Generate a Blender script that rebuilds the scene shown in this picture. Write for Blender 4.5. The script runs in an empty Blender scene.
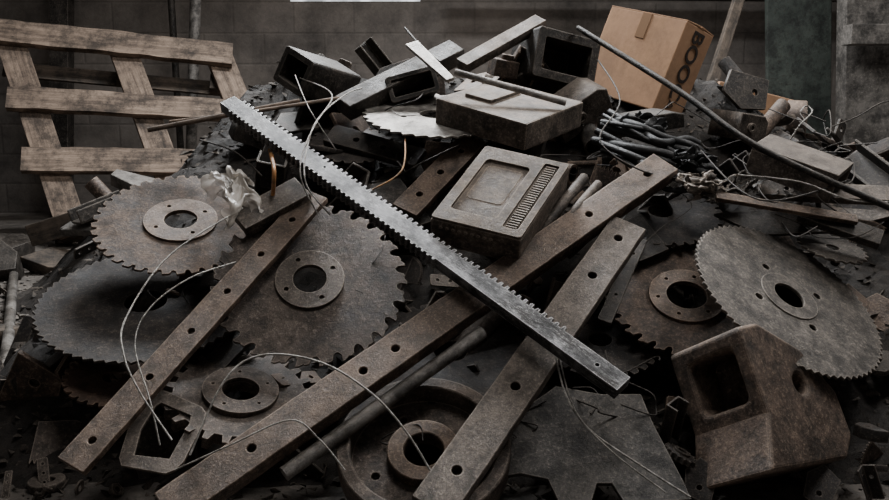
import bpy, bmesh, math, random
from mathutils import Vector as V, Matrix, noise
random.seed(7)
R=random.uniform
scene=bpy.context.scene
# ---------------- camera ----------------
CAM=V((0,0,0.78)); PITCH=math.radians(10); F=864.0
cd=bpy.data.cameras.new('camera'); cam=bpy.data.objects.new('camera',cd)
scene.collection.objects.link(cam); cam.location=CAM
cam.rotation_euler=(math.radians(90)-PITCH,0,0); cd.lens=35; cd.sensor_width=36; cd.clip_start=0.05
scene.camera=cam
FW=V((0,math.cos(PITCH),-math.sin(PITCH))); UP=V((0,math.sin(PITCH),math.cos(PITCH))); RT=V((1,0,0))
def ray(u,v): return RT*((u-444.5)/F)+UP*((250-v)/F)+FW
def hit(u,v,p,n):
    d=ray(u,v); return CAM+d*((p-CAM).dot(n)/d.dot(n))
P0=V((0,1.55,0.05)); N0=V((0,-.75,1)).normalized()
def W(u,v,h=0): return hit(u,v,P0+N0*h,N0)
def WY(u,v,y): return hit(u,v,V((0,y,0)),V((0,1,0)))
def WZ(u,v,z=0): return hit(u,v,V((0,0,z)),V((0,0,1)))
def frame(o,x,z):
    x=x.normalized(); z=(z-x*z.dot(x)).normalized(); y=z.cross(x)
    return Matrix(((x.x,y.x,z.x,o.x),(x.y,y.y,z.y,o.y),(x.z,y.z,z.z,o.z),(0,0,0,1)))
# ---------------- materials ----------------
def nodes(name):
    m=bpy.data.materials.new(name); m.use_nodes=True; nt=m.node_tree
    return m,nt,nt.nodes['Principled BSDF']
def rust(name,c1,c2,dust,metal=.5,rough=.5,scale=9,dustamt=.75,bump=.75,settle=.3,stretch=None,grime=.3,wear=.7,band=(.42,.58)):
    m,nt,b=nodes(name); N=nt.nodes; L=nt.links
    tc=N.new('ShaderNodeTexCoord'); oi=N.new('ShaderNodeObjectInfo')
    ad=N.new('ShaderNodeVectorMath'); ad.operation='ADD'
    cmb=N.new('ShaderNodeMath'); cmb.operation='MULTIPLY'; cmb.inputs[1].default_value=37
    L.new(oi.outputs['Random'],cmb.inputs[0]); L.new(tc.outputs['Object'],ad.inputs[0]); L.new(cmb.outputs[0],ad.inputs[1])
    src=ad
    if stretch:
        st=N.new('ShaderNodeVectorMath'); st.operation='MULTIPLY'; st.inputs[1].default_value=stretch; L.new(ad.outputs[0],st.inputs[0]); src=st
    def nz(s,d,r,vec):
        n=N.new('ShaderNodeTexNoise'); n.inputs['Scale'].default_value=s; n.inputs['Detail'].default_value=d; n.inputs['Roughness'].default_value=r; L.new(vec.outputs[0],n.inputs['Vector']); return n
    n1=nz(scale,10,.78,src); n2=nz(scale*16,5,.8,src); n3=nz(scale*2.2,10,.8,ad)
    def ramp(a,b_,ca,cb,inp):
        r=N.new('ShaderNodeValToRGB'); r.color_ramp.elements[0].position=a; r.color_ramp.elements[1].position=b_
        r.color_ramp.elements[0].color=(*ca,1); r.color_ramp.elements[1].color=(*cb,1); L.new(inp,r.inputs[0]); return r
    r1=ramp(band[0],band[1],c1,c2,n1.outputs['Fac'])
    r2=ramp(.52,.64,(0,)*3,(dustamt,)*3,n2.outputs['Fac'])
    mx=N.new('ShaderNodeMix'); mx.data_type='RGBA'; L.new(r2.outputs[0],mx.inputs[0]); L.new(r1.outputs[0],mx.inputs[6]); mx.inputs[7].default_value=(*dust,1)
    r3=ramp(.41,.56,(grime,)*3,(1.05,)*3,n3.outputs['Fac'])
    mg=N.new('ShaderNodeMix'); mg.data_type='RGBA'; mg.blend_type='MULTIPLY'; mg.inputs[0].default_value=1; L.new(mx.outputs[2],mg.inputs[6]); L.new(r3.outputs[0],mg.inputs[7])
    ge=N.new('ShaderNodeNewGeometry'); sp=N.new('ShaderNodeSeparateXYZ'); L.new(ge.outputs['Normal'],sp.inputs[0])
    mr0=N.new('ShaderNodeMapRange'); mr0.inputs[1].default_value=.5; mr0.inputs[2].default_value=1; mr0.inputs[3].default_value=0; mr0.inputs[4].default_value=settle*1.6; L.new(sp.outputs[2],mr0.inputs[0])
    ml=N.new('ShaderNodeMath'); ml.operation='MULTIPLY'; L.new(mr0.outputs[0],ml.inputs[0]); L.new(n3.outputs['Fac'],ml.inputs[1])
    ms=N.new('ShaderNodeMix'); ms.data_type='RGBA'; L.new(ml.outputs[0],ms.inputs[0]); L.new(mg.outputs[2],ms.inputs[6]); ms.inputs[7].default_value=(*dust,1)
    outc=ms
    if wear>0:
        bv=N.new('ShaderNodeBevel'); bv.samples=3; bv.inputs['Radius'].default_value=.004
        dt=N.new('ShaderNodeVectorMath'); dt.operation='DOT_PRODUCT'; L.new(bv.outputs[0],dt.inputs[0]); L.new(ge.outputs['Normal'],dt.inputs[1])
        me_=N.new('ShaderNodeMapRange'); me_.inputs[1].default_value=.99; me_.inputs[2].default_value=.86; me_.inputs[3].default_value=0; me_.inputs[4].default_value=wear*2; L.new(dt.outputs['Value'],me_.inputs[0])
        mw=N.new('ShaderNodeMath'); mw.operation='MULTIPLY'; mw.use_clamp=True; L.new(me_.outputs[0],mw.inputs[0]); L.new(n3.outputs['Fac'],mw.inputs[1])
        mc=N.new('ShaderNodeMix'); mc.data_type='RGBA'; L.new(mw.outputs[0],mc.inputs[0]); L.new(ms.outputs[2],mc.inputs[6]); mc.inputs[7].default_value=tuple(min(1,d*1.6) for d in dust)+(1,); outc=mc
    L.new(outc.outputs[2],b.inputs['Base Color'])
    b.inputs['Metallic'].default_value=metal
    mr=N.new('ShaderNodeMapRange'); mr.inputs[1].default_value=.35; mr.inputs[2].default_value=.65; mr.inputs[3].default_value=max(.15,rough-.15); mr.inputs[4].default_value=min(1,rough+.25); L.new(n1.outputs['Fac'],mr.inputs[0]); L.new(mr.outputs[0],b.inputs['Roughness'])
    bp=N.new('ShaderNodeBump'); bp.inputs['Strength'].default_value=bump; bp.inputs['Distance'].default_value=.0025; L.new(n2.outputs['Fac'],bp.inputs['Height'])
    bq=N.new('ShaderNodeBump'); bq.inputs['Strength'].default_value=bump; bq.inputs['Distance'].default_value=.004; L.new(n3.outputs['Fac'],bq.inputs['Height']); L.new(bp.outputs[0],bq.inputs['Normal']); L.new(bq.outputs[0],b.inputs['Normal'])
    return m
M_blade=rust('blade_steel',(.052,.038,.030),(.12,.093,.075),(.27,.22,.18),metal=.3,settle=.06,rough=.52)
M_bladeR=rust('blade_rusty',(.046,.031,.023),(.115,.080,.059),(.26,.19,.14),metal=.15,settle=.04,rough=.65)
M_bladeL=rust('blade_bright',(.16,.148,.136),(.38,.36,.335),(.45,.41,.36),metal=.7,rough=.4)
M_bladeM=rust('blade_mid',(.062,.053,.045),(.14,.122,.106),(.30,.26,.22),metal=.3,settle=.06,rough=.55)
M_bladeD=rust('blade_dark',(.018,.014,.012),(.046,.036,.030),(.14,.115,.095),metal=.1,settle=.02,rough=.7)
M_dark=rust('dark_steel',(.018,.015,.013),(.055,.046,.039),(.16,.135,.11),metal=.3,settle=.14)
M_bar=rust('bar_rust',(.050,.033,.024),(.14,.096,.070),(.32,.24,.18),metal=.25,scale=11)
M_barG=rust('bar_grey',(.056,.044,.036),(.145,.118,.098),(.31,.26,.215),metal=.35,scale=11)
M_bright=rust('bright_steel',(.022,.020,.019),(.22,.217,.22),(.5,.49,.48),metal=.6,rough=.42,scale=7,stretch=(1,3,3),settle=0,dustamt=.35,bump=.4,grime=.25,band=(.43,.6),wear=.6)
M_cast=rust('cast_iron',(.070,.054,.043),(.175,.137,.107),(.34,.28,.225),metal=.15,rough=.62)
M_rustc=rust('cast_rust',(.06,.040,.029),(.145,.100,.074),(.31,.23,.17),metal=.12,rough=.62)
M_red=rust('red_rust',(.06,.03,.021),(.115,.065,.045),(.2,.14,.1),metal=.2,rough=.75)
M_pipe=rust('pipe_zinc',(.14,.13,.12),(.31,.29,.27),(.16,.13,.1),metal=.5,rough=.42,wear=0)
M_sheet=rust('sheet_grey',(.040,.036,.033),(.105,.096,.087),(.24,.21,.18),metal=.25,rough=.6,settle=.06)
M_wire=rust('wire_pale',(.30,.28,.25),(.55,.53,.5),(.25,.2,.14),metal=.4,rough=.45,scale=30,wear=0)
M_wired=rust('wire_dark',(.022,.02,.018),(.065,.055,.046),(.13,.105,.085),metal=.4,rough=.5,wear=0)
M_copper=rust('wire_copper',(.25,.11,.04),(.45,.24,.09),(.3,.2,.1),metal=.4,wear=0)
M_rubber=rust('rubber_black',(.008,.008,.009),(.020,.020,.021),(.07,.063,.056),metal=0,rough=.5,dustamt=.3,settle=.05,wear=0)
M_green=rust('painted_green',(.034,.043,.036),(.06,.072,.06),(.03,.026,.022),metal=0,rough=.7,dustamt=.8,scale=4,wear=0)
M_conc=rust('concrete',(.09,.082,.073),(.17,.155,.14),(.26,.235,.21),metal=0,rough=.9,scale=5,wear=0)
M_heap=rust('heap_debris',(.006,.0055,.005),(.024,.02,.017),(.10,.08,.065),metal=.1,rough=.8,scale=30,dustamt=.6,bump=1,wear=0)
M_chip=rust('metal_chips',(.03,.024,.02),(.10,.078,.062),(.24,.2,.16),metal=.2,rough=.7,scale=40,wear=0)
M_orange=rust('orange_strip',(.45,.19,.06),(.55,.28,.1),(.3,.2,.1),metal=0,wear=0)
M_card=rust('cardboard',(.40,.225,.125),(.46,.27,.155),(.52,.33,.2),metal=0,rough=.85,scale=3,dustamt=.2,bump=.15,settle=0,grime=.8,wear=0)
M_plast,nt_,b_=nodes('plastic_film'); b_.inputs['Base Color'].default_value=(.55,.5,.44,1); b_.inputs['Roughness'].default_value=.3; b_.inputs['Alpha'].default_value=.5; b_.inputs['Transmission Weight'].default_value=.1
def wood(name,c1,c2,sc=(3,40,40)):
    m,nt,b=nodes(name); N=nt.nodes; L=nt.links
    tc=N.new('ShaderNodeTexCoord'); mp=N.new('ShaderNodeMapping'); mp.inputs['Scale'].default_value=sc
    oi=N.new('ShaderNodeObjectInfo')
    mm=N.new('ShaderNodeMath'); mm.operation='MULTIPLY'; mm.inputs[1].default_value=50; L.new(oi.outputs['Random'],mm.inputs[0])
    L.new(tc.outputs['Object'],mp.inputs[0]); L.new(mm.outputs[0],mp.inputs['Location'])
    n=N.new('ShaderNodeTexNoise'); n.inputs['Scale'].default_value=1; n.inputs['Detail'].default_value=10; n.inputs['Roughness'].default_value=.75; L.new(mp.outputs[0],n.inputs['Vector'])
    k=N.new('ShaderNodeTexNoise'); k.inputs['Scale'].default_value=6; k.inputs['Detail'].default_value=10; k.inputs['Roughness'].default_value=.8; L.new(tc.outputs['Object'],k.inputs['Vector'])
    r=N.new('ShaderNodeValToRGB'); r.color_ramp.elements[0].position=.36; r.color_ramp.elements[1].position=.62
    r.color_ramp.elements[0].color=(*c1,1); r.color_ramp.elements[1].color=(*c2,1); L.new(n.outputs['Fac'],r.inputs[0])
    mr=N.new('ShaderNodeMapRange'); mr.inputs[1].default_value=.42; mr.inputs[2].default_value=.57; mr.inputs[3].default_value=.28; mr.inputs[4].default_value=1.1; L.new(k.outputs['Fac'],mr.inputs[0])
    mu=N.new('ShaderNodeVectorMath'); mu.operation='SCALE'; L.new(r.outputs[0],mu.inputs[0]); L.new(mr.outputs[0],mu.inputs['Scale']); L.new(mu.outputs[0],b.inputs['Base Color'])
    b.inputs['Roughness'].default_value=.8
    bp=N.new('ShaderNodeBump'); bp.inputs['Strength'].default_value=.6; bp.inputs['Distance'].default_value=.008; L.new(n.outputs['Fac'],bp.inputs['Height']); L.new(bp.outputs[0],b.inputs['Normal'])
    return m
M_wood=wood('pallet_wood',(.09,.063,.046),(.29,.213,.158))
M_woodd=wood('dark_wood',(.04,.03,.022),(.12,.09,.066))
M_ink,_,b_=nodes('printing_ink'); b_.inputs['Base Color'].default_value=(.03,.02,.015,1); b_.inputs['Roughness'].default_value=.8
M_tape,_,b_=nodes('parcel_tape'); b_.inputs['Base Color'].default_value=(.26,.15,.08,1); b_.inputs['Roughness'].default_value=.35
def brick(name,c1,c2,mo,bw=.4,bh=.2,axis='x'):
    m,nt,b=nodes(name); N=nt.nodes; L=nt.links
    tc=N.new('ShaderNodeNewGeometry'); sp=N.new('ShaderNodeSeparateXYZ'); cb=N.new('ShaderNodeCombineXYZ')
    L.new(tc.outputs['Position'],sp.inputs[0]); L.new(sp.outputs[0 if axis=='x' else 1],cb.inputs[0]); L.new(sp.outputs[2],cb.inputs[1])
    br=N.new('ShaderNodeTexBrick'); br.inputs['Scale'].default_value=1; br.inputs['Brick Width'].default_value=bw; br.inputs['Row Height'].default_value=bh
    br.inputs['Mortar Size'].default_value=.012; br.inputs['Mortar Smooth'].default_value=1
    br.inputs['Color1'].default_value=(*c1,1); br.inputs['Color2'].default_value=(*c2,1); br.inputs['Mortar'].default_value=(*mo,1); L.new(cb.outputs[0],br.inputs['Vector'])
    n=N.new('ShaderNodeTexNoise'); n.inputs['Scale'].default_value=1.6; n.inputs['Detail'].default_value=10; n.inputs['Roughness'].default_value=.78; L.new(tc.outputs['Position'],n.inputs['Vector'])
    mr=N.new('ShaderNodeMapRange'); mr.inputs[1].default_value=.33; mr.inputs[2].default_value=.67; mr.inputs[3].default_value=.3; mr.inputs[4].default_value=1.6; L.new(n.outputs['Fac'],mr.inputs[0])
    mu=N.new('ShaderNodeVectorMath'); mu.operation='SCALE'; L.new(br.outputs['Color'],mu.inputs[0]); L.new(mr.outputs[0],mu.inputs['Scale']); L.new(mu.outputs[0],b.inputs['Base Color'])
    b.inputs['Roughness'].default_value=.9
    bp=N.new('ShaderNodeBump'); bp.inputs['Strength'].default_value=.25; bp.inputs['Distance'].default_value=.008; L.new(br.outputs['Fac'],bp.inputs['Height']); bp.invert=True
    bq=N.new('ShaderNodeBump'); bq.inputs['Strength'].default_value=.5; bq.inputs['Distance'].default_value=.02; L.new(n.outputs['Fac'],bq.inputs['Height']); L.new(bp.outputs[0],bq.inputs['Normal']); L.new(bq.outputs[0],b.inputs['Normal'])
    return m
M_brick=brick('block_wall',(.130,.112,.098),(.112,.097,.086),(.102,.088,.077))
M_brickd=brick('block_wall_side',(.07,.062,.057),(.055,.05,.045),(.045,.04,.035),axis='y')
M_floor=rust('floor_concrete',(.045,.039,.034),(.12,.105,.09),(.22,.19,.165),metal=0,rough=.85,scale=4,bump=.8,wear=0)
M_glass,nt_,b_=nodes('daylit_glass'); b_.inputs['Base Color'].default_value=(.7,.75,.8,1)
gn=nt_.nodes.new('ShaderNodeTexNoise'); gn.inputs['Scale'].default_value=9; gn.inputs['Detail'].default_value=6
gr=nt_.nodes.new('ShaderNodeValToRGB'); gr.color_ramp.elements[0].position=.4; gr.color_ramp.elements[1].position=.62
gr.color_ramp.elements[0].color=(.12,.12,.12,1); gr.color_ramp.elements[1].color=(.95,.97,1,1)
gt=nt_.nodes.new('ShaderNodeTexCoord'); nt_.links.new(gt.outputs['Object'],gn.inputs['Vector']); nt_.links.new(gn.outputs['Fac'],gr.inputs[0]); nt_.links.new(gr.outputs[0],b_.inputs['Emission Color']); b_.inputs['Emission Strength'].default_value=1.3
# ---------------- mesh helpers ----------------
def circ(r,n=40,cx=0,cy=0,a0=0): return [(cx+r*math.cos(a0+2*math.pi*i/n),cy+r*math.sin(a0+2*math.pi*i/n)) for i in range(n)]
def rect(x0,y0,x1,y1): return [(x0,y0),(x1,y0),(x1,y1),(x0,y1)]
def rrect(x0,y0,x1,y1,r,n=5):
    o=[]
    for cx,cy,a in ((x1-r,y0+r,-90),(x1-r,y1-r,0),(x0+r,y1-r,90),(x0+r,y0+r,180)):
        for i in range(n+1):
            t=math.radians(a+90*i/n); o.append((cx+r*math.cos(t),cy+r*math.sin(t)))
    return o
def plate(outer,holes=(),th=.01,bev=0.0):
    cu=bpy.data.curves.new('t','CURVE'); cu.dimensions='2D'; cu.fill_mode='BOTH'
    cu.extrude=max(th/2-bev,.0001); cu.bevel_depth=bev; cu.bevel_resolution=1
    for pts in [outer]+list(holes):
        s=cu.splines.new('POLY'); s.points.add(len(pts)-1)
        for i,p in enumerate(pts): s.points[i].co=(p[0],p[1],0,1)
        s.use_cyclic_u=True
    o=bpy.data.objects.new('t',cu); me=bpy.data.meshes.new_from_object(o)
    bpy.data.objects.remove(o); bpy.data.curves.remove(cu)
    return me
T=Matrix.Translation
def RX(a): return Matrix.Rotation(math.radians(a),4,'X')
def RYm(a): return Matrix.Rotation(math.radians(a),4,'Y')
def RZ(a): return Matrix.Rotation(math.radians(a),4,'Z')
class B:
    def __init__(s): s.bm=bmesh.new()
    def mesh(s,me,M=Matrix()):
        t=bmesh.new(); t.from_mesh(me); s._m(t,M); return s
    def _m(s,t,M):
        t.transform(M); m=bpy.data.meshes.new('t'); t.to_mesh(m); t.free(); s.bm.from_mesh(m); bpy.data.meshes.remove(m)
    def plate(s,outer,holes=(),th=.01,M=Matrix(),bev=0): return s.mesh(plate(outer,holes,th,bev),M)
    def box(s,x,y,z,M=Matrix(),bev=.003):
        t=bmesh.new(); bmesh.ops.create_cube(t,size=1); bmesh.ops.scale(t,vec=(x,y,z),verts=t.verts)
        if bev: bmesh.ops.bevel(t,geom=t.edges[:],offset=bev,segments=2,affect='EDGES',profile=.6)
        s._m(t,M); return s
    def cyl(s,r,h,M=Matrix(),n=24,r2=None,bev=0):
        t=bmesh.new(); bmesh.ops.create_cone(t,cap_ends=True,segments=n,radius1=r,radius2=r if r2 is None else r2,depth=h)
        s._m(t,M); return s
    def done(s,smooth=False):
        m=bpy.data.meshes.new('m'); s.bm.to_mesh(m); s.bm.free()
        if smooth:
            for p in m.polygons: p.use_smooth=True
        return m
def obj(name,me,mat,M=Matrix(),label=None,cat=None,parent=None,kind=None,group=None):
    o=bpy.data.objects.new(name,me); scene.collection.objects.link(o)
    if mat and not me.materials: me.materials.append(mat)
    if parent: o.parent=parent
    if kind: o['kind']=kind
    if label: o['label']=label
    if cat: o['category']=cat
    if group: o['group']=group
    o.matrix_local=M
    return o
def boolean(me,cutters):
    for c in cutters:
        o=bpy.data.objects.new('t',me); scene.collection.objects.link(o)
        k=bpy.data.objects.new('c',c); scene.collection.objects.link(k)
        md=o.modifiers.new('b','BOOLEAN'); md.object=k; md.operation='DIFFERENCE'; md.solver='EXACT'
        bpy.context.view_layer.update()
        dg=bpy.context.evaluated_depsgraph_get()
        me=bpy.data.meshes.new_from_object(o.evaluated_get(dg))
        bpy.data.objects.remove(k); bpy.data.objects.remove(o)
    return me
def catmull(pts,k=8):
    o=[]; n=len(pts)
    for i in range(n-1):
        p0=pts[max(i-1,0)];p1=pts[i];p2=pts[i+1];p3=pts[min(i+2,n-1)]
        for j in range(k):
            t=j/k; o.append(.5*((2*p1)+(p2-p0)*t+(2*p0-5*p1+4*p2-p3)*t*t+(3*p1-p0-3*p2+p3)*t**3))
    o.append(pts[-1]); return o
def tube_mesh(pts,r,seg=3,k=8,smooth=True):
    cu=bpy.data.curves.new('t','CURVE'); cu.dimensions='3D'; cu.bevel_depth=r; cu.bevel_resolution=seg; cu.use_fill_caps=True
    pp=catmull(pts,k) if k>1 else pts
    s=cu.splines.new('POLY'); s.points.add(len(pp)-1)
    for i,p in enumerate(pp): s.points[i].co=(*p,1)
    o=bpy.data.objects.new('t',cu); me=bpy.data.meshes.new_from_object(o); bpy.data.objects.remove(o); bpy.data.curves.remove(cu)
    if smooth:
        for p in me.polygons: p.use_smooth=True
    return me
def tube(name,pts,r,mat,label,cat,k=8,group=None):
    c=sum(pts,V())/len(pts)
    return obj(name,tube_mesh([p-c for p in pts],r,k=k),mat,T(c),label,cat,group=group)
def wire(pix,r,mat,label,name='loose_wire',cat='wire',group=None):
    return tube(name,[W(*p) for p in pix],r,mat,label,cat,group=group)
# ---------------- room ----------------
obj('floor',B().box(8,8.2,.1,bev=0).done(),M_floor,T((0,2.9,-.05)),kind='structure')
wl,wr=-3.6,3.4; yb=5.9
me=plate(rect(wl,-.0,wr,3.2),[rect(-1.02,1.405,-.16,2.5)],.2)
obj('wall_back',me,M_brick,T((0,yb+.1,0))@RX(90),kind='structure')
obj('wall_left',B().box(.2,7,3.2,bev=0).done(),M_brickd,T((wl-.1,2.7,1.6)),kind='structure')
obj('wall_right',B().box(.2,7,3.2,bev=0).done(),M_brickd,T((wr+.1,2.7,1.6)),kind='structure')
obj('window_1',B().box(.86,.02,1.095,bev=0).done(),M_glass,T((-.59,yb+.03,1.9525)),kind='structure')
# ---------------- heap ----------------
def hz(x,y):
    z=.05+.75*(y-1.55)-.13
    z=min(z,.84-(y-2.75)*.9,1.6*(x+1.12),.60+(1.15-x)*.7,(2.0-x)*1.2)
    z2=.44*math.exp(-((x+1.22)/.33)**2-((y-3.5)/.4)**2)-.04
    return max(z,z2)
def hz2(x,y): return max(hz(x,y)+.03*noise.noise(V((x*9,y*9,0)))+.012*noise.noise(V((x*30,y*30,3))),-.03)
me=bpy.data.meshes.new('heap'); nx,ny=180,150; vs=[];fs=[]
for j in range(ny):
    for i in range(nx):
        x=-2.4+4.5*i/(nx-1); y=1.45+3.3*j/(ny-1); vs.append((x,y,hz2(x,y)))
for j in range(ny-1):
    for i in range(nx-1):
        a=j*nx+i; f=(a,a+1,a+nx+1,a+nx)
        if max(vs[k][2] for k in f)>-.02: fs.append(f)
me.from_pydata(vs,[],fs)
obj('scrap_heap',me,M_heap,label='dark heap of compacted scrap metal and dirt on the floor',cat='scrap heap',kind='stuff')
vs=[];fs=[]
for k_ in range(7500):
    if k_<5200: x=R(-1.15,1.6); y=R(1.45,2.9)
    else: x=R(-2.2,-.85); y=R(1.4,4.2)
    z=max(hz2(x,y),0)
    s=R(.003,.012)*(1 if R(0,1)<.85 else 1.8); b0=len(vs); c=V((x,y,z+s*.3))
    for q_ in range(4):
        d=V((R(-1,1),R(-1,1),R(-1,1))).normalized()*s; vs.append(c+V((d.x*1.5,d.y,d.z*.8)))
    fs+=[(b0,b0+1,b0+2),(b0,b0+2,b0+3),(b0,b0+3,b0+1),(b0+1,b0+3,b0+2)]
me=bpy.data.meshes.new('chips'); me.from_pydata(vs,[],fs)
obj('metal_chips',me,M_chip,label='small loose chips and flakes of rusty metal over the heap',cat='metal chips',kind='stuff')
# ---------------- saw blades ----------------
def blade_outline(Rr,n,d,style=0,gap=None):
    o=[]
    for i in range(n):
        a=2*math.pi*i/n; s=2*math.pi/n
        if style==0: seq=((.0,Rr-d),(.1,Rr-d*1.12),(.25,Rr-d*1.1),(.36,Rr-d*.75),(.42,Rr-d*.1),(.44,Rr),(.88,Rr-d*.18),(.96,Rr-d*.5))
        elif style==1: seq=((0,Rr-d),(.25,Rr),(.3,Rr),(.6,Rr-d*.55))
        elif style==3:
            w_=R(.85,1.1); seq=((.0,Rr-d),(.12,Rr-d*1.25),(.28,Rr-d*1.25),(.38,Rr-d*.8),(.36,Rr-d*.2),(.34,Rr*1.0),(.46,Rr-d*.02),(.62,Rr-d*.3*w_),(.66,Rr-d*.45),(.72,Rr-d*.25),(.9,Rr-d*.35*w_))
        else: seq=((0,Rr-d),(.25,Rr-d),(.36,Rr),(.64,Rr),(.75,Rr-d))
        for t,r in seq: o.append((r*math.cos(a+t*s),r*math.sin(a+t*s)))
    return o
def ell_frame(u,v,h,rx,ratio,phi,y=None,spin=0):
    c=W(u,v,h) if y is None else WY(u,v,y)
    depth=(c-CAM).dot(FW); Rr=rx*depth/F
    t=(CAM-c).normalized(); m=RT*math.cos(math.radians(phi))+UP*math.sin(math.radians(phi)); m=(m-t*m.dot(t)).normalized()
    th=math.acos(ratio); n=t*math.cos(th)+m*math.sin(th)
    return frame(c,m.cross(n),n)@RZ(spin),Rr
def blade(u,v,h,rx,ratio,phi,n,d,mat,label,hole=.18,hub=None,bolts=0,boltr=.6,style=0,hubmat=None,th=.006,y=None,spin=0,name='saw_blade',cat='saw blade',holes=(),hubth=.012):
    M,Rr=ell_frame(u,v,h,rx,ratio,phi,y,spin)
    hs=[circ(Rr*hole,32)]
    if hub is None:
        for i in range(bolts):
            a=2*math.pi*i/max(bolts,1); hs.append(circ(Rr*.045,12,Rr*boltr*math.cos(a),Rr*boltr*math.sin(a)))
    for (a,r,s) in holes: hs.append(circ(Rr*s,16,Rr*r*math.cos(math.radians(a)),Rr*r*math.sin(math.radians(a))))
    me=plate(blade_outline(Rr,n,d*Rr,style),hs,th,.0008)
    o=obj(name,me,mat,M,label,cat)
    if hub:
        hh=[circ(Rr*hole*.97,32)]
        for i in range(bolts):
            a=2*math.pi*i/bolts+.4; hh.append(circ(Rr*.03,12,Rr*(hub+hole)/2*math.cos(a),Rr*(hub+hole)/2*math.sin(a)))
        obj('hub_flange',plate(circ(Rr*hub,48),hh,hubth,.001),hubmat or mat,T((0,0,th/2+hubth/2)),parent=o)
    return o,Rr,M
blade(310,281,.05,97,.83,95,27,.085,M_blade,'large brown-grey circular saw blade with hooked teeth and raised hub',.18,hub=.35,bolts=4,hubmat=M_barG,style=3,hubth=.008)
blade(181,222,.05,84,.58,95,40,.06,M_bladeR,'dusty brown circular saw blade with bolted hub ring',.2,hub=.42,bolts=4,hubmat=M_bar,style=0,hubth=.006)
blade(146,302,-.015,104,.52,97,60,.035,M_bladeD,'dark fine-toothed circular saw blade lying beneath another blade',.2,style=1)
blade(434,115,.05,71,.30,88,34,.07,M_bladeL,'bright steel circular saw blade lying nearly flat near the pile top',.2,style=1,holes=[(200,.45,.05),(340,.45,.05),(90,.45,.05)])
blade(788,297,.05,103,.48,49,76,.033,M_bladeM,'large grey fine-toothed circular saw blade with pin holes',.17,hub=.3,hubth=.003,style=1,holes=[(40,.4,.045),(220,.4,.045),(130,.4,.045),(310,.4,.045)],spin=20)
blade(686,298,.0,80,.68,78,30,.085,M_bladeR,'rust-brown circular saw blade with bolted round flange',.26,hub=.46,bolts=6,hubmat=M_bar,style=3,hubth=.008)
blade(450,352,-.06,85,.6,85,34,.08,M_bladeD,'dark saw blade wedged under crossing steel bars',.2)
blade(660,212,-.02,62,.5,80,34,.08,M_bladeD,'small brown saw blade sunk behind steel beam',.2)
blade(112,378,-.03,46,.6,90,26,.1,M_red,'small rust-red toothed blade low in the pile',.2)
blade(832,248,.0,34,.35,70,22,.13,M_bladeM,'small pale saw blade tilted behind a larger blade',.2,style=1)
blade(240,398,-.01,74,.62,85,24,.13,M_blade,'thick brown gear with square teeth under steel bars',.26,bolts=5,hub=.5,hubth=.012,style=2,th=.026,name='sprocket_gear',cat='gear')
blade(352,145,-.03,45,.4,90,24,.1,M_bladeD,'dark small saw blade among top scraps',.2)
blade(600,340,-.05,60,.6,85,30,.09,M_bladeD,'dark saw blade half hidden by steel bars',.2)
M,Rr=ell_frame(424,458,.01,84,.8,92)
b=B().plate(circ(Rr,64),[circ(Rr*.88,64)],.06,T((0,0,.018)),.004).plate(circ(Rr*.9,48),[circ(Rr*.26,32)]+[circ(Rr*.06,12,Rr*.62*math.cos(a),Rr*.62*math.sin(a)) for a in (0.4,1.97,3.54,5.1)],.014,T((0,0,-.004)),.001)
o=obj('flanged_wheel',b.done(),M_blade,M,'round cast flanged wheel with raised rim and central bore','wheel')
obj('hub_ring',plate(circ(Rr*.42,40),[circ(Rr*.255,32)],.034,.003),M_bar,T((0,0,.012)),parent=o)
# ---------------- bars ----------------
def bar(p1,p2,h1,h2,w,th,holes,mat,label,name='flat_bar',cat='steel bar',N=N0,roll=0,hr=None,bev=.0012,w2=None):
    a=W(*p1,h1); c=W(*p2,h2); L=(c-a).length
    M=frame((a+c)/2,c-a,N)@RX(roll)
    w2=w2 or w
    lo=[];hi=[]
    k=max(3,int(L/.04))
    for i in range(1,k):
        t=i/k; ww=w+(w2-w)*t; x=-L/2+L*t
        lo.append((x,-ww/2+R(-1,1)*min(.0007,w*.02))); hi.append((x,ww/2+R(-1,1)*min(.0007,w*.02)))
    out=[(-L/2,-w/2)]+lo+[(L/2,-w2/2),(L/2,w2/2)]+hi[::-1]+[(-L/2,w/2)]
    hs=[circ(hr or w*.15,16,-L/2+L*t,0) for t in holes]
    return obj(name,plate(out,hs,th,bev),mat,M,label,cat)
bar((316,196),(72,466),.10,.07,.062,.016,[.12,.27,.42,.57,.73,.93],M_bar,'long rusty flat bar with bolt holes leaning across saw blades')
bar((664,167),(168,512),.115,.09,.072,.036,[.05,.2,.45,.62,.68,.87],M_bar,'very long thick rusty steel beam lying diagonally over the pile',name='steel_beam',bev=.002)
bar((628,227),(432,510),.10,.09,.078,.03,[.07,.23,.64,.9],M_barG,'thick grey-brown steel bar with punched holes beside saw blades',name='steel_beam',bev=.002)
bar((405,212),(474,140),.03,.05,.07,.02,[.2,.5,.8],M_bar,'short rusty flat bar behind cast block')
bar((344,108),(456,52),.06,.06,.06,.05,[],M_dark,'dark square steel bar near the pile top',bev=.003)
bar((240,224),(303,190),.10,.11,.07,.03,[],M_barG,'short pale grey steel block resting by crumpled plastic',name='steel_block',cat='steel block')
bar((462,66),(540,22),.1,.1,.04,.03,[],M_barG,'weathered grey bar at the top of the pile')
bar((716,196),(856,220),.1,.08,.022,.012,[],M_bar,'thin red-brown rusted strip on the pile')
bar((760,190),(889,196),.05,.05,.05,.02,[.2],M_barG,'dusty steel bar lying level on the pile')
bar((330,135),(420,160),.0,.0,.07,.02,[.3,.6],M_dark,'dark perforated flat bar near top')
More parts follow.
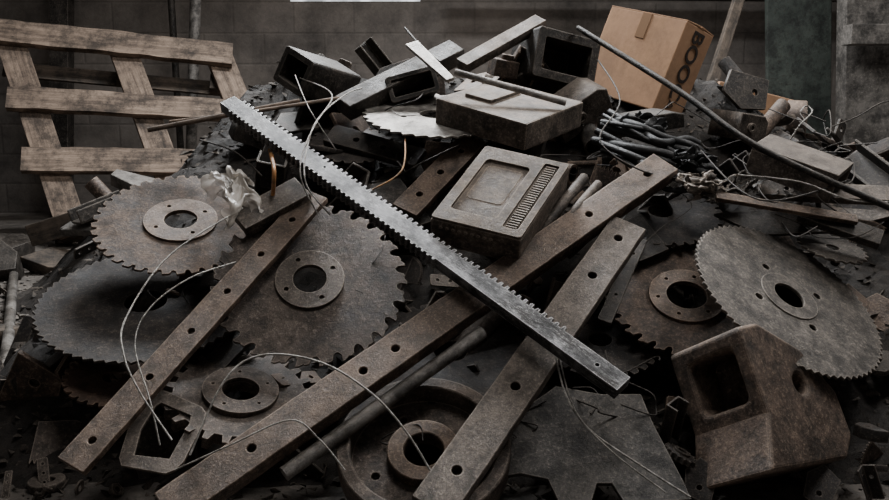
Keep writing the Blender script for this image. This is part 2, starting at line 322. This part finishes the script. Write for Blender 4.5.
bar((560,250),(610,205),.02,.02,.06,.02,[.4],M_dark,'dark short flat bar between beams')
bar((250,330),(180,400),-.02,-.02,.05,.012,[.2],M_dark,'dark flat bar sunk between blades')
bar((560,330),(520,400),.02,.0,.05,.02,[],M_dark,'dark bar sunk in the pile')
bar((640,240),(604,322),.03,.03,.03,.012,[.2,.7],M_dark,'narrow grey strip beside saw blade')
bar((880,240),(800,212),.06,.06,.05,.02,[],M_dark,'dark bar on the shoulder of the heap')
a=W(228,104,.17); c=W(622,388,.15); L=(c-a).length; w=.042
out=[(-L/2,-w/2)]
x=-L/2+.04
while x<-L/2+L*.62:
    out+=[(x,-w/2),(x+.001,-w/2-.005),(x+.006,-w/2-.005),(x+.007,-w/2)]; x+=.016
out+=[(L/2,-w/2),(L/2,w/2)]
x=L/2-L*.13
while x>-L/2+.03:
    hh_=.009*R(.85,1.05)
    out+=[(x,w/2),(x-.0005,w/2+hh_),(x-.006,w/2+hh_),(x-.0075,w/2)]; x-=.0165
out+=[(-L/2,w/2)]
obj('toothed_rack_bar',plate(out,[circ(.005,12,L*.45,0),circ(.004,12,-L*.2,.005)],.028,.0008),M_bright,frame((a+c)/2,c-a,N0+V((.1,-.05,.1))),'long scratched dark steel bar with teeth along both edges','toothed bar')
tube('steel_pipe',[W(482,332,.07),W(284,474,.07)],.015,M_pipe,'galvanised round pipe under the long beam','pipe',k=1)
tube('steel_pipe',[W(455,72,.19),W(566,103,.16)],.009,M_pipe,'thin grey steel rod lying across cast block','rod',k=1)
tube('steel_rod',[W(578,28,.12),W(680,92,.16),W(760,148,.16),W(900,212,.12)],.008,M_wired,'long dark bent steel rod over the pile','rod')
tube('steel_pipe',[WZ(14,272,.03),WZ(5,378,.03)],.018,M_pipe,'grey steel pipe lying on the floor','pipe',k=1)
# ---------------- cast blocks ----------------
o0=W(430,213,.20); ox=W(516,234,.20); oy=W(490,143,.20)
Mb=frame(o0,ox-o0,N0); sx=(ox-o0).length*1.06; yv=(Mb.inverted()@oy); sy=yv.y; kx=yv.x/yv.y*.8
def shear(me):
    for vt in me.vertices: vt.co.x+=vt.co.y*kx
    return me
b=B().box(sx,sy,.075,T((sx/2,sy/2,-.055)),.004)
b.plate(rrect(0.002,0.002,sx-.002,sy-.002,.006),[rrect(sx*.12,sy*.14,sx*.64,sy*.84,.012),rrect(sx*.74,sy*.08,sx*.92,sy*.94,.006)],.009,T((0,0,-.014)),.001)
b.plate(rrect(sx*.18,sy*.34,sx*.58,sy*.78,.01),[],.003,T((0,0,-.018)),.0005)
for i in range(9): b.plate(circ(.0035,10),[],.003,T((sx*.12+sx*.07*i,-.001,-.035))@RX(90))
o=obj('mould_block',shear(b.done()),M_cast,Mb,'heavy square cast iron mould block with recessed panel','cast block')
b=B()
for i in range(28): b.box(sx*.12,sy*.013,.006,T((sx*.83,sy*(.11+.0296*i),-.015)),.0005)
obj('ribbed_strip',shear(b.done()),M_barG,Matrix(),parent=o)
nn=V((.05,-.3,1)).normalized(); hp=W(480,100,.14)
q=lambda u,v:hit(u,v,hp,nn)
o0=q(436,98); ox=q(527,124); oy=q(452,72)
Mb=frame(o0,ox-o0,nn); sx=(ox-o0).length; sy=(oy-o0).length
obj('machined_block',B().box(sx,sy,.07,T((sx/2,sy/2,-.035)),.005).box(sx*.3,sy*.5,.012,T((sx*.3,sy*.5,.004)),.003).done(),M_cast,Mb,'rectangular machined steel block with dusty top face','steel block')
bar((412,44),(450,80),.17,.19,.035,.01,[],M_bladeL,'tapered bright steel wedge resting on block',name='steel_wedge',cat='wedge',w2=.02)
def boxy(name,u,v,y,rot,size,mat,label,cat,kind='open',wall=.14,bev=.004):
    c=WY(u,v,y); sx,sy,sz=size
    if kind=='open':
        w=min(sx,sz)*wall
        b=B().plate(rrect(-sx/2,-sz/2,sx/2,sz/2,.008),[rrect(-sx/2+w,-sz/2+w,sx/2-w,sz/2-w,.006)],sy,RX(90),.002)
        b.box(sx-w,.01,sz-w,T((0,sy*.3,0)),0)
    elif kind=='plain':
        b=B().plate([(-sx/2,-sz/2),(sx/2,-sz/2),(sx/2,sz*.3),(sx*.35,sz/2),(-sx/2,sz/2)],[],sy,RX(90),.003).plate(circ(min(sx,sz)*.18,20),[circ(min(sx,sz)*.1,16)],.01,T((-sx*.1,-sy/2-.003,0))@RX(90),.001)
    else:
        b=B().box(sx,sy,sz,bev=bev)
        b.plate(circ(min(sx,sy)*.3,24),[circ(min(sx,sy)*.18,20)],.02,T((sx*.1,0,sz/2+.005)),.001)
    return obj(name,b.done(),mat,T(c)@RZ(rot[2])@RX(rot[0])@RYm(rot[1]),label,cat)
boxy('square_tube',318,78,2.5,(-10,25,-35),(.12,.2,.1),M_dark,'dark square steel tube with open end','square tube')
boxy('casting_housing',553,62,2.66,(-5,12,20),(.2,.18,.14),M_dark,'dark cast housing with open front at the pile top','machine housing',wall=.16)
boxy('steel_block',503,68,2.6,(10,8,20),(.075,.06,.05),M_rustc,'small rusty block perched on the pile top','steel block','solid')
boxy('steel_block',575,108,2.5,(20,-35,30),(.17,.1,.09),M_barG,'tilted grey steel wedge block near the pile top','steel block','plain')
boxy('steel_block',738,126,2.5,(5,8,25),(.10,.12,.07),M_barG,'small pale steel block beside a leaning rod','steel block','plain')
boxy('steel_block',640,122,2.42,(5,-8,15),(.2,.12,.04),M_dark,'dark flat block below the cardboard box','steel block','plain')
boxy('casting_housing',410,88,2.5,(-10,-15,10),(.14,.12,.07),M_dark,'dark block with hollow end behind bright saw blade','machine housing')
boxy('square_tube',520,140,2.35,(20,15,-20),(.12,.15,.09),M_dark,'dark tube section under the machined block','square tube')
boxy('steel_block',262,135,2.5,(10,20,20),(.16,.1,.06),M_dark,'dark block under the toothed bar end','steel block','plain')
nn=V((.15,-.35,1)).normalized(); hp=W(800,155,.12)
o0=q(752,147); ox=q(838,178); oy=q(762,132)
Mb=frame(o0,ox-o0,nn); sx=(ox-o0).length
b=B().box(sx,.13,.014,T((sx/2,.065,0)),.003).box(sx,.014,.06,T((sx/2,.007,-.035)),.003).box(sx,.014,.06,T((sx/2,.123,-.035)),.003)
obj('channel_section',b.done(),M_barG,Mb,'rusty steel channel section lying flanges down','steel channel')
nb=V((.56,-.62,.52)).normalized(); cb=WY(800,405,1.60)
hb=lambda u,v:hit(u,v,cb,nb)
e1=(hb(765,412)-hb(735,322)).normalized()
MC=frame(cb,e1,nb); Ci=MC.inverted()
poly=[(738,326),(757,322),(800,348),(836,390),(853,436),(849,458),(800,467),(772,472),(768,412)]
pp=[Ci@hb(*p) for p in poly]; D=.18
body=bmesh.new(); n=len(pp)
vv=[[body.verts.new((p.x,p.y,s)) for p in pp] for s in (-D,0)]
body.faces.new(vv[0]); body.faces.new(vv[1])
for i in range(n): body.faces.new((vv[0][i],vv[0][(i+1)%n],vv[1][(i+1)%n],vv[1][i]))
bmesh.ops.recalc_face_normals(body,faces=body.faces[:])
bm_=bpy.data.meshes.new('k'); body.to_mesh(bm_); body.free()
A_=pp[0]; Bv=pp[-1]; mid=(A_+Bv)/2
sgn=1 if sum(p.y for p in pp)/n>mid.y else -1
Le=(Bv-A_).length
cut1=B().box(Le*.62,.18,D*.6,T((mid.x+Le*.02,mid.y+sgn*.01,-D*.48)),.014).done()
hc=Ci@hb(801,383)
cut2=B().cyl(.021,.08,T((hc.x,hc.y,-.01)),28).done()
me=boolean(bm_,[cut1,cut2])
t=bmesh.new(); t.from_mesh(me); bmesh.ops.remove_doubles(t,verts=t.verts,dist=.0003); t.to_mesh(me); t.free()
oc=obj('machine_casting',me,M_rustc,MC,'dark rust-brown cast housing with square cavity and round bore','machine casting')
md=oc.modifiers.new('bevel','BEVEL'); md.width=.010; md.segments=4; md.limit_method='ANGLE'; md.angle_limit=math.radians(30)
# ---------------- plates ----------------
def pixplate(pts,h,th,mat,label,name='steel_plate',cat='steel plate',holes=(),N=N0,anchor=None):
    an=anchor or (sum(p[0] for p in pts)/len(pts),sum(p[1] for p in pts)/len(pts))
    c=W(*an,h); M=frame(c,V((1,0,0)),N); Mi=M.inverted()
    f=lambda ps:[tuple((Mi@hit(u,v,c,N))[:2]) for u,v in ps]
    return obj(name,plate(f(pts),[f(x) for x in holes],th,.001),mat,M,label,cat)
pixplate([(510,420),(556,388),(600,396),(640,396),(652,425),(682,482),(690,500),(625,505),(612,484),(596,484),(590,505),(560,505),(548,480),(520,474),(498,478),(496,432)],.02,.012,M_sheet,'large dark notched steel plate low in the pile')
pixplate([(122,466),(120,458),(130,425),(150,396),(158,391),(166,392),(202,408),(206,414),(204,422),(184,462),(176,470),(166,474)],.05,.007,M_barG,'thin flat rounded lifting bracket with cut-out',name='lifting_bracket',cat='bracket',holes=[[(134,456),(141,430),(156,406),(162,403),(192,416),(190,424),(170,460)]])
pixplate([(600,232),(640,216),(668,250),(640,262)],.01,.01,M_dark,'dark scrap plate behind beam')
pixplate([(350,190),(400,180),(432,222),(392,236)],.0,.01,M_dark,'dark scrap plate behind rack bar')
pixplate([(715,215),(800,208),(830,232),(760,236)],.02,.01,M_dark,'dark plate on pile shoulder')
# ---------------- hoses, cloth etc ----------------
for k_ in range(13):
    t0=k_/12; u0=596+R(-8,8)+t0*14; v0=150-t0*38
    u1=700+R(-14,14); v1=192-t0*52+R(-6,6); md_=R(-12,12)
    pts=[W(u0,v0,R(.05,.09)),W(u0+(u1-u0)*.33,v0+(v1-v0)*.33+md_*.6,R(.08,.13)),W(u0+(u1-u0)*.66,v0+(v1-v0)*.66+md_+R(-4,4),R(.08,.12)),W(u1,v1,R(.05,.09)),W(u1+12,v1+R(4,12),.03)]
    tube('rubber_hose',pts,R(.005,.012),M_rubber,'black rubber hose in a tangled bundle','hose',group='tangled black hoses on the pile')
def film(u,v,h,size,mat,label,name,cat,seed,rz=0,fine=.12):
    n_=46; vs=[];fs=[]
    for j in range(n_):
        for i in range(n_):
            a=i/(n_-1)*2-1; b_=j/(n_-1)*2-1
            p=V((a*1.2,b_*1.2,0)); d=noise.noise_vector(p*1.3+V((seed,0,0)))*1.0+noise.noise_vector(p*3.5+V((0,seed,0)))*.36+noise.noise_vector(p*9+V((0,0,seed)))*fine
            q_=V((a*.75,b_*.9,abs(a)*-.3))+d; vs.append((q_.x*size[0],q_.y*size[1],q_.z*size[2]))
    for j in range(n_-1):
        for i in range(n_-1):
            k=j*n_+i; fs.append((k,k+1,k+n_+1,k+n_))
    m=bpy.data.meshes.new('film'); m.from_pydata(vs,[],fs)
    for p in m.polygons: p.use_smooth=True
    return obj(name,m,mat,frame(W(u,v,h),RT,N0)@RZ(rz),label,cat)
film(233,190,.14,(.045,.07,.045),M_plast,'crumpled translucent plastic film caught in scrap','crumpled_plastic','plastic film',3,20)
film(703,182,.12,(.055,.03,.03),M_barG,'crumpled grey foil duct end','crumpled_foil','foil',8)
film(690,160,.1,(.06,.03,.04),M_rubber,'crumpled black plastic bag scrap','crumpled_bag','plastic bag',11)
film(645,124,.1,(.06,.03,.04),M_rubber,'crumpled black plastic bag among hoses','crumpled_bag','plastic bag',15)
film(735,185,.08,(.07,.03,.03),M_dark,'torn dark sheeting among hoses','torn_sheeting','sheeting',19,30)
film(560,210,.06,(.06,.03,.03),M_sheet,'torn grey sheeting beside cast block','torn_sheeting','sheeting',22,-50)
for (a_,b2_,r_) in (((542,232),(584,178),.013),((556,236),(598,184),.011)):
    tube('rolled_sleeve',[W(*a_,.1),W((a_[0]+b2_[0])/2,(a_[1]+b2_[1])/2-2,.12),W(*b2_,.1)],r_,M_barG,'pale grey rolled sleeve lying in scrap','sleeve')
LP='thin pale steel wire looping over the scrap'
wire([(243,208,.14),(170,255,.16),(126,318,.17),(124,355,.17),(140,392,.15),(172,440,.12)],.0018,M_wire,LP)
wire([(236,262,.13),(190,278,.17),(150,308,.17),(135,345,.16),(150,400,.14),(160,445,.1)],.0015,M_wire,LP)
wire([(190,455,.1),(225,380,.15),(262,355,.16),(320,362,.18),(370,392,.17),(405,430,.14),(430,470,.1)],.002,M_wire,LP)
wire([(175,470,.1),(230,445,.14),(290,420,.17),(320,440,.15),(345,470,.12)],.0015,M_wire,LP)
wire([(330,215,.12),(305,180,.2),(312,130,.2),(332,95,.16),(300,78,.12)],.0018,M_wire,LP)
wire([(318,215,.12),(300,170,.2),(318,120,.2),(345,95,.15),(362,88,.1)],.0018,M_wire,LP)
wire([(336,150,.12),(310,110,.2),(295,75,.17)],.0015,M_wire,LP)
wire([(555,352,.12),(566,395,.12),(590,430,.11),(640,465,.1),(690,497,.08)],.002,M_wire,LP)
wire([(560,360,.12),(575,410,.12),(610,450,.11),(665,492,.08)],.0016,M_wire,LP)
wire([(405,135,.1),(402,170,.14),(372,190,.13)],.002,M_copper,'bent copper-coloured wire sticking from scrap')
wire([(270,150,.14),(274,170,.18),(273,195,.12)],.005,M_orange,'short orange plastic strip poking from scrap',name='plastic_strip',cat='plastic strip')
wire([(598,60,.1),(620,100,.16),(600,140,.16),(640,170,.14),(690,180,.1)],.002,M_wired,'dark bent wire over hoses')
wire([(790,140,.12),(800,125,.16),(812,112,.16),(806,106,.16),(800,112,.16)],.002,M_wire,'hooked pale wire end')
wire([(740,175,.12),(800,182,.14),(850,200,.13),(895,202,.1)],.002,M_wire,LP)
wire([(405,28,.12),(420,45,.14),(440,62,.14)],.003,M_wired,'dark wire sticking up from the pile top')
wire([(200,140,.12),(235,152,.15),(262,176,.12)],.002,M_wired,'dark wire by the rack bar')
wire([(700,150,.1),(760,200,.15),(850,180,.12)],.002,M_wired,'dark wire over steel blocks')
for k_ in range(48):
    if k_<32: u0=R(570,860); v0=R(120,215)
    elif k_<40: u0=R(340,480); v0=R(120,230)
    else: u0=R(180,640); v0=R(300,450)
    pts=[(u0,v0,R(.0,.04))]
    for s_ in range(int(R(3,5))): u0+=R(-35,40); v0+=R(-18,24); pts.append((u0,v0,R(.01,.12) if k_<40 else R(0,.05)))
    wire(pts,R(.0009,.0020),M_wired,'thin dark tangled wire among scrap',group='tangled dark wires')
tube('wooden_stick',[W(148,130,.1),W(300,101,.12)],.007,M_wood,'thin split wooden stick on top of scrap','stick',k=1)
tube('wooden_stick',[W(170,122,.08),W(250,112,.12),W(340,98,.12)],.005,M_wood,'thin split wooden stick on top of scrap','stick')
# ---------------- cardboard box ----------------
BC=WY(652,110,2.56); upv=(WY(688,21,2.56)-BC)
Lh=upv.length; zz=upv.normalized(); xx=V((.80,.60,0)); xx=(xx-zz*xx.dot(zz)).normalized(); yy=zz.cross(xx)
Mx=Matrix(((xx.x,yy.x,zz.x,BC.x),(xx.y,yy.y,zz.y,BC.y),(xx.z,yy.z,zz.z,BC.z),(0,0,0,1)))
bw,bd=.14,.30
o=obj('cardboard_box',B().box(bw,bd,Lh,T((bw/2,bd/2,Lh/2)),.003).done(),M_card,Mx,'brown cardboard box with dark printed lettering tilted on the pile','cardboard box')
obj('packing_tape',B().box(.035,bd+.001,.002,T((bw/2,bd/2,Lh+.001)),0).box(.002,.035,Lh*.28,T((-.0008,bd*.5,Lh*.86)),0).done(),M_tape,Matrix(),parent=o)
obj('box_flap',B().box(bw*.49,bd,.004,T((bw*.245,bd/2,Lh+.003))@RYm(-4),.001).box(bw*.49,bd,.004,T((bw*.755,bd/2,Lh+.003))@RYm(4),.001).done(),M_card,Matrix(),parent=o)
tcu=bpy.data.curves.new('txt','FONT'); tcu.body='BOOC'; tcu.size=.072; tcu.extrude=.0006; tcu.align_x='CENTER'; tcu.align_y='CENTER'; tcu.offset=.0012
to=bpy.data.objects.new('t',tcu); tm=bpy.data.meshes.new_from_object(to); bpy.data.objects.remove(to)
obj('printed_lettering',tm,M_ink,T((bw*.5,-.0015,Lh*.58))@RX(90)@RZ(-90),parent=o)
mk=B().plate([(-.014,-.012),(.014,-.012),(0,.014)],[[(-.008,-.008),(.008,-.008),(0,.007)]],.001)
obj('printed_mark',mk.done(),M_ink,T((bw*.5,-.0012,Lh*.13))@RX(90)@RZ(-90),parent=o)
# ---------------- pallet ----------------
TL=WY(-6,30,4.95); TR=WY(229,54,5.25); BL=WY(62,238,4.45)
ax=(TR-TL); dn=(BL-TL); nrm=ax.cross(-dn); 
if nrm.y>0: nrm=-nrm
Mp=frame(TL,ax,nrm); Lx=ax.length; Ld=abs((Mp.inverted()@BL).y); skew=(Mp.inverted()@BL).x
pal=bpy.data.objects.new('wooden_pallet',None); scene.collection.objects.link(pal); pal.matrix_local=Mp
pal['label']='weathered wooden pallet leaning at an angle behind the scrap'; pal['category']='pallet'
for i,(t,ww) in enumerate(((.02,.14),(.34,.13),(.62,.14),(.93,.12))):
    L_=Lx*(1.02 if i<3 else .9)
    b=bmesh.new(); bmesh.ops.create_cube(b,size=1); bmesh.ops.subdivide_edges(b,edges=[e for e in b.edges if abs((e.verts[0].co-e.verts[1].co).x)>.5],cuts=24)
    for vt in b.verts: vt.co=V((vt.co.x*L_,vt.co.y*ww+.008*noise.noise(V((vt.co.x*9,i*5+vt.co.y*3,0))),vt.co.z*.045+.006*noise.noise(V((vt.co.x*3,i*7,2)))))
    m=bpy.data.meshes.new('deck'); b.to_mesh(m); b.free()
    obj('deck_board',m,M_wood,T((Lx/2+skew*t*.85,-Ld*t,.026))@RZ((0,2,4,0)[i]),parent=pal)
for i,t in enumerate((.05,.52,.95)):
    o_=obj('stringer',B().box(Ld*1.03,.15,.06,bev=.004).done(),M_wood,T((Lx*t+skew*.5,-Ld*.49,-.031))@RZ(-90+math.degrees(math.atan2(skew,Ld))),parent=pal)
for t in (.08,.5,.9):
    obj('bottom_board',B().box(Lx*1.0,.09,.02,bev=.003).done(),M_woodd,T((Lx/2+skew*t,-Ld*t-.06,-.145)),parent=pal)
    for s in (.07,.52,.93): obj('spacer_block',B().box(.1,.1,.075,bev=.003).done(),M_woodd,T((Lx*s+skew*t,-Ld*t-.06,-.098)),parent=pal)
# ---------------- background items ----------------
def post(u0,v0,u1,v1,y,w,th,mat,label,name,cat,y1=None,down=True):
    a=WY(u0,v0,y); c=WY(u1,v1,y1 or y)
    if down: c=a+(c-a)*(a.z/(a.z-c.z))
    L=(c-a).length
    return obj(name,B().box(L,w,th,bev=.004).done(),mat,frame((a+c)/2,c-a,V((0,-1,.01))),label,cat)
post(62,-60,62,212,5.7,.12,.1,M_dark,'dark upright steel post against the wall','steel_post','post')
a=WY(197,-50,5.6); c=V((a.x-.12,5.55,0)); tube('conduit',[a,c],.035,M_pipe,'grey upright steel conduit pipe by the wall','conduit',k=1)
a=WY(168,-50,5.7); c=V((a.x+.02,5.7,0)); tube('conduit',[a,c],.022,M_wired,'thin dark upright pipe by the wall','conduit',k=1)
post(748,-30,700,120,4.6,.05,.05,M_woodd,'dark timber leaning against the wall','timber','timber',y1=4.2)
post(798,-80,798,228,5.0,.36,.04,M_green,'faded green painted board standing against wall','painted_board','board')
post(868,-80,862,228,4.7,.26,.12,M_conc,'grey concrete column','concrete_column','column')
post(846,35,905,35,4.55,.1,.12,M_conc,'short concrete beam end on a column','concrete_beam','beam',down=False)
post(714,98,792,118,3.1,.12,.03,M_card,'pale board lying behind the pile','board','board',down=False)
post(755,100,745,-20,4.9,.12,.05,M_dark,'dark upright plank by the wall','plank','plank')
post(440,-10,900,-6,5.7,.1,.08,M_dark,'dark horizontal steel rail on the wall','steel_rail','rail',down=False)
post(120,208,30,236,3.9,.1,.03,M_woodd,'dark loose board below the pallet','loose_board','board',down=False)
def shard(x,y,sz,mat,nm,lb,cat,rt):
    k=random.randint(5,7); pts=[]
    for i in range(k):
        a=2*math.pi*i/k+R(-.25,.25); pts.append((sz[0]/2*math.cos(a)*R(.8,1.1),sz[1]/2*math.sin(a)*R(.8,1.1)))
    obj(nm,plate(pts,[],sz[2],.003),mat,T((x,y,max(hz(x,y),0)+sz[2]*.5+.01))@RZ(rt[2])@RX(rt[0])@RYm(rt[1]),lb,cat)
for (x,y,sz,mat,nm,lb,cat,rt) in (
 (-1.42,3.5,(.3,.12,.04),M_conc,'concrete_shard','pale broken concrete shard near the pallet','rubble',(20,-25,30)),
 (-1.2,3.45,(.36,.13,.05),M_conc,'concrete_shard','pale broken concrete shard near the pallet','rubble',(15,15,-20)),
 (-1.32,3.3,(.3,.1,.03),M_conc,'concrete_shard','pale broken concrete shard near the pallet','rubble',(35,-5,10)),
 (-1.0,3.4,(.25,.2,.06),M_dark,'scrap_plate','dark scrap plate near the pallet','scrap',(10,10,20)),
 (-1.15,3.2,(.3,.14,.05),M_dark,'scrap_plate','dark scrap plate near the pallet','scrap',(25,-12,30)),
 (-2.15,4.0,(.4,.3,.1),M_dark,'scrap_plate','dark scrap plate below pallet','scrap',(10,0,15)),
 (-1.9,3.3,(.3,.2,.06),M_dark,'scrap_plate','dark scrap plate on the floor','scrap',(5,5,60)),
 (-2.0,3.75,(.35,.18,.12),M_dark,'scrap_plate','dark scrap plate below pallet','scrap',(25,20,-35)),
 (-1.75,3.85,(.3,.16,.06),M_woodd,'wooden_offcut','dark wooden offcut below pallet','wood',(30,10,20)),
 (-1.5,2.7,(.25,.12,.04),M_woodd,'wooden_offcut','dark wooden offcut on the floor','wood',(0,5,30)),
 ): shard(x,y,sz,mat,nm,lb,cat,rt)
# ---------------- scattered small scrap ----------------
def proto():
    P=[]
    P.append(('angle_bracket',B().plate(rrect(-.06,-.02,.06,.02,.004),[circ(.006,12,-.04),circ(.006,12,.04)],.005).plate(rrect(-.06,-.02,.06,.02,.004),[circ(.006,12,-.02)],.005,T((0,.02,.02))@RX(90)).done(),'angle bracket','dusty steel angle bracket with holes'))
    P.append(('perforated_strip',plate(rrect(-.09,-.018,.09,.018,.006),[circ(.006,12,x) for x in (-.07,-.035,0,.035,.07)],.006,.0008),'steel strip','perforated steel strip in scrap'))
    P.append(('small_gear',B().plate(blade_outline(.05,16,.009,2),[circ(.014,20)],.016).plate(circ(.024,24),[circ(.0135,20)],.03).done(),'gear','small dark steel gear wheel'))
    P.append(('washer',plate(circ(.024,28),[circ(.011,20)],.005,.0008),'washer','flat round dusty steel washer'))
    P.append(('hex_nut',plate(circ(.02,6),[circ(.01,18)],.016,.001),'nut','dusty six-sided steel nut'))
    P.append(('hex_bolt',B().cyl(.007,.07,T((0,0,-.035)),14).plate(circ(.014,6),[],.01,T((0,0,.004)),.001).done(),'bolt','rusty bolt with hexagonal head'))
    P.append(('short_pipe',B().plate(circ(.022,24),[circ(.017,24)],.14,RYm(90)).done(),'pipe','short cut length of steel pipe'))
    P.append(('channel_offcut',B().box(.15,.06,.006).box(.15,.006,.035,T((0,.028,.017))).box(.15,.006,.035,T((0,-.028,.017))).done(),'steel channel','short offcut of steel channel'))
    P.append(('cast_lug',B().plate([(-.05,-.035),(.05,-.035),(.05,.0),(.02,.035),(-.02,.035),(-.05,.01)],[circ(.012,18,0,.005)],.04,bev=.003).done(),'cast lug','cast iron lug with bore'))
    P.append(('broken_blade_segment',plate([(.1*math.cos(t*.02)*(1 if t%4<2 else .93)-.05,.1*math.sin(t*.02)*(1 if t%4<2 else .93)) for t in range(0,70)]+[(-.04,.06),(-.03,.0)],[],.005),'broken saw blade','broken toothed saw blade segment'))
    P.append(('steel_offcut',B().plate([(-.07,-.04),(.05,-.05),(.08,.01),(.03,.05),(-.05,.04)],[circ(.01,14,-.02)],.01,bev=.001).done(),'steel offcut','irregular flame-cut steel offcut'))
    return P
PR=proto(); mats=[M_dark,M_dark,M_dark,M_bladeD,M_bladeD,M_blade,M_barG,M_bar,M_rustc]
CA={}
def scatter(p,n,i,s,matov=None):
    nm,me,ct,lb=PR[i]; mat=matov or random.choice(mats)
    key=(nm,mat.name)
    if key not in CA: 
        mm=me.copy(); mm.materials.append(mat); CA[key]=mm
    t=V((R(-1,1),R(-1,1),R(-1,1)))
    M=frame(p,t,n)@Matrix.Scale(s,4)
    obj(nm,CA[key],None,M,lb,ct,group='small loose scrap pieces')
cnt=0
while cnt<270:
    if cnt<12: x=R(-1.4,-.9); y=R(2.9,3.8)
    else: x=R(-1.1,1.45); y=R(1.5,2.85)
    z=hz(x,y)
    if z<.03: continue
    if (.45<x<.85 and y>2.4) or (x<-.5 and y>2.35 and y<2.9): cnt+=1; continue
    e=.02; g=V((-(hz(x+e,y)-hz(x-e,y))/(2*e),-(hz(x,y+e)-hz(x,y-e))/(2*e),1)).normalized()
    tilt=.75 if y>2.3 else .5
    n=(g+V((R(-1,1),R(-1,1),R(-1,1)))*tilt).normalized()
    i=random.choice([0,1,1,2,5,6,7,7,8,9,9,9,10,10,10])
    s=R(.75,1.3)*(1.15 if y>2.25 else 1)
    scatter(V((x,y,z))+g*(R(.0,.035)+(.03 if y>2.3 else 0)),n,i,s); cnt+=1
for k_ in range(80):
    u=R(0,130); v=R(235,498)
    p=WZ(u,v,.008)
    if hz(p.x,p.y)>.0: continue
    i=random.choice([1,3,4,5,10,3,0])
    scatter(p+V((0,0,.005)),V((R(-.15,.15),R(-.15,.15),1)),i,R(.4,.8),random.choice([M_dark,M_blade,M_barG]))
for (u,v,i,s) in ((868,432,8,.6),(820,488,10,.6),(878,468,4,.8),(700,482,10,.6),(865,485,0,.6),(668,420,7,.7),(680,455,2,.7)):
    scatter(W(u,v,-.0),N0+V((R(-.3,.3),R(-.3,.3),.3)),i,s,M_bladeD)
obj('bearing_ring',plate(circ(.034,32),[circ(.018,24)],.016,.002),M_barG,T(WZ(47,483,.01)),'round steel bearing ring on the floor','ring')
obj('steel_disc',plate(circ(.045,32),[circ(.008,16)],.01,.002),M_dark,T(WZ(50,440,.008)),'dark flat steel disc on the floor','disc')
a=WZ(-4,398,.02);c=WZ(52,346,.05)
obj('flat_bar',plate(rect(-.14,-.03,.14,.03),[circ(.008,14,.08)],.02,.001),M_bar,frame((a+c)/2,c-a,V((0,0,1))),'rusty flat bar lying on the floor','steel bar')
b=bmesh.new()
for k_ in range(900):
    x=R(-2.6,-1.0) if k_<700 else R(1.6,2.5); y=R(1.2,5.2); s=R(.003,.011)
    r=bmesh.ops.create_icosphere(b,subdivisions=1,radius=s,matrix=T((x,y,s*.4))@Matrix.Diagonal((R(.6,1.4),R(.6,1.4),.7,1)))
m=bpy.data.meshes.new('grit'); b.to_mesh(m); b.free()
obj('floor_grit',m,M_conc,label='scattered grit and small rubble on the floor',cat='grit',kind='stuff')
# ---------------- light ----------------
def area(loc,tgt,size,e,col):
    ld=bpy.data.lights.new('a','AREA'); ld.shape='RECTANGLE'; ld.size=size[0]; ld.size_y=size[1]; ld.energy=e; ld.color=col
    o=bpy.data.objects.new('light',ld); scene.collection.objects.link(o); o.location=loc
    o.rotation_euler=(V(tgt)-V(loc)).to_track_quat('-Z','Y').to_euler()
area((-.3,4.0,3.0),(0.1,2.1,.4),(1.2,.7),235,(.94,.97,1))
area((.3,1.6,3.3),(.2,2.2,.4),(1.0,.9),34,(1,.97,.94))
area((2.1,2.6,2.8),(.6,2.0,.5),(.8,.8),50,(1,.98,.96))
area((-.5,4.6,3.6),(-.3,5.9,.9),(3,.5),26,(1,.95,.9))
w=bpy.data.worlds.new('w'); scene.world=w; w.use_nodes=True; w.node_tree.nodes['Background'].inputs[0].default_value=(1,.98,.97,1); w.node_tree.nodes['Background'].inputs[1].default_value=.10
